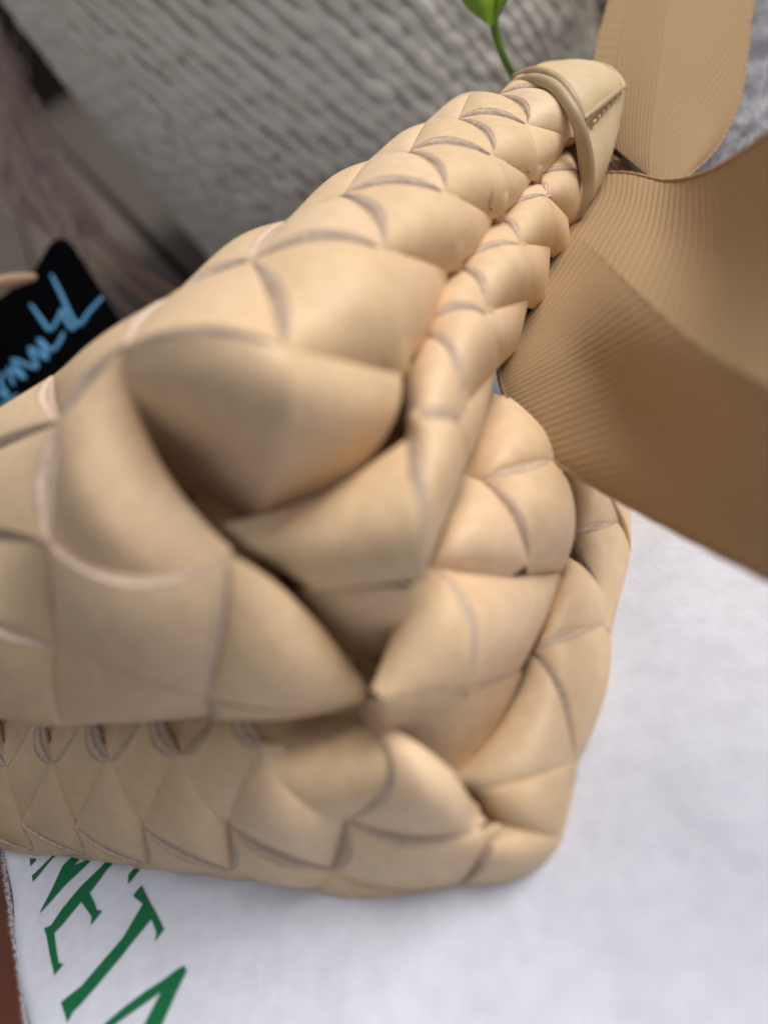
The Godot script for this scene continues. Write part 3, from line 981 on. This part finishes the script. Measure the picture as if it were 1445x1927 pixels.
func grass() -> void:
	var t := thing("dried_grass", "mauve and straw coloured dried grass plumes lying left of the basket", "dried grass", G(320, 540))
	var paths := [
		[[-60, 100, 400], [30, 250, 390], [120, 385, 385], [210, 475, 390], [330, 580, 400]],
		[[-60, 160, 390], [20, 290, 382], [110, 405, 380], [200, 500, 385], [330, 600, 395]],
		[[-40, 60, 400], [50, 240, 395], [140, 380, 390], [230, 470, 392], [340, 565, 400]],
		[[-60, 220, 385], [30, 350, 378], [120, 440, 376], [190, 530, 380], [300, 640, 390]],
		[[90, 370, 395], [170, 440, 392], [250, 500, 394], [350, 565, 400]],
	]
	for i in paths.size():
		var path := []
		for p in paths[i]:
			path.append(P(p[0], p[1], p[2]))
		var rr := []
		for k in path.size():
			rr.append(0.0010 if i < 4 else 0.0013)
		part("grass_stem", done(tube(path, rr, 7)), M.straw[i % 3] if i < 4 else M.straw[1], t)
	var st := SurfaceTool.new()
	st.begin(Mesh.PRIMITIVE_TRIANGLES)
	for k in 5500:
		var i := rng.randi() % 4
		var f := rng.randf() * 2.6
		var j := int(f)
		var a: Array = paths[i][j]
		var b: Array = paths[i][j + 1]
		var q := f - j
		var p := P(lerpf(a[0], b[0], q), lerpf(a[1], b[1], q), lerpf(a[2], b[2], q))
		var dir := (P(a[0], a[1], a[2]) - P(b[0], b[1], b[2])).normalized()
		dir = (dir + Vector3(rng.randfn(), rng.randfn(), rng.randfn()) * 0.22).normalized()
		p += Vector3(rng.randfn(), rng.randfn(), rng.randfn()) * 0.0045 * (1.25 - f / 3.0)
		var l := rng.randf_range(0.008, 0.026)
		st.set_color([Color(0.62, 0.44, 0.43), Color(0.76, 0.62, 0.56), Color(0.48, 0.31, 0.32), Color(0.82, 0.70, 0.60)][rng.randi() % 4])
		var s := dir.cross(Vector3(0.3, 1, 0.2)).normalized() * 0.0003
		st.add_vertex(p - s); st.add_vertex(p + s); st.add_vertex(p + dir * l)
	st.generate_normals()
	var fl := part("grass_plume", st.commit(), M.plume, t)
	fl.set_meta("kind", "stuff")

func tag_card() -> void:
	var d := 300.0
	var n := (cam_pos - P(100, 650, d)).normalized()
	var t := thing("black_card", "black card with light blue handwriting behind the left of the bag", "card", P(60, 850, d))
	var o := []
	for p in [[62, 515], [92, 462], [104, 452], [116, 449], [128, 453], [140, 464], [215, 585], [300, 720], [180, 900], [-120, 930], [-140, 640], [0, 560]]:
		o.append(P(p[0], p[1], d))
	part("card_board", slab(o, n, 0.0012), M.card, t)
	var st: SurfaceTool = null
	for s in [
		[[97, 517], [114, 551], [145, 611], [169, 587], [194, 559]],
		[[58, 573], [80, 604], [94, 621], [107, 607], [119, 582], [121, 597], [136, 619], [146, 610]],
		[[120, 625], [114, 642], [97, 660], [73, 638], [90, 676], [56, 655], [70, 693], [24, 677], [48, 713], [17, 694], [27, 726]],
		[[8, 700], [2, 722], [16, 747], [-6, 738]], [[34, 742], [20, 756], [-12, 768]],
	]:
		var path := []
		var rr := []
		for p in s:
			path.append(P(p[0], p[1], d - 0.35))
			rr.append(0.00085)
		rr[0] = 0.0005
		rr[rr.size() - 1] = 0.0006
		st = tube(path, rr, 8, st, 4)
	part("handwriting", done(st), M.ink, t)
	var tw := thing("dry_twig", "short tan twig in front of the black card at the left edge", "twig", P(0, 540, 285))
	part("twig_stem", done(tube([P(-120, 575, 290), P(-20, 540, 286), P(30, 527, 284), P(68, 521, 283)], [0.003, 0.0028, 0.0024, 0.001], 10)), M.straw[1], tw)

func sprout() -> void:
	var t := thing("green_sprout", "bright green curled leaf on a thin stem above the bag", "plant", P(960, 135, 222))
	part("stem", done(tube([P(1010, 260, 240), P(975, 165, 228), P(952, 118, 222), P(936, 75, 220), P(929, 40, 219), P(926, -10, 220)], [0.0011, 0.0011, 0.0011, 0.0011, 0.0013, 0.0011], 10)), M.stem, t)
	for q in [
		[[[860, -60, 224], [868, 0, 219], [905, 38, 216]], [[895, -60, 216], [900, -10, 212], [915, 45, 214]], [[930, -60, 215], [930, -5, 213], [926, 50, 216]]],
		[[[926, -60, 216], [930, -5, 215], [926, 50, 216]], [[955, -60, 215], [948, -5, 213], [930, 45, 217]], [[975, -60, 222], [958, -5, 220], [935, 40, 219]]],
	]:
		var rows := []
		for r in q:
			var row := []
			for p in r:
				row.append(P(p[0], p[1], p[2]))
			rows.append(row)
		var pts := []
		for j in 13:
			for i in 13:
				pts.append(net(rows, i / 12.0, j / 12.0))
		part("leaf", grid_mesh(pts, 13, 13), M.leaf, t)
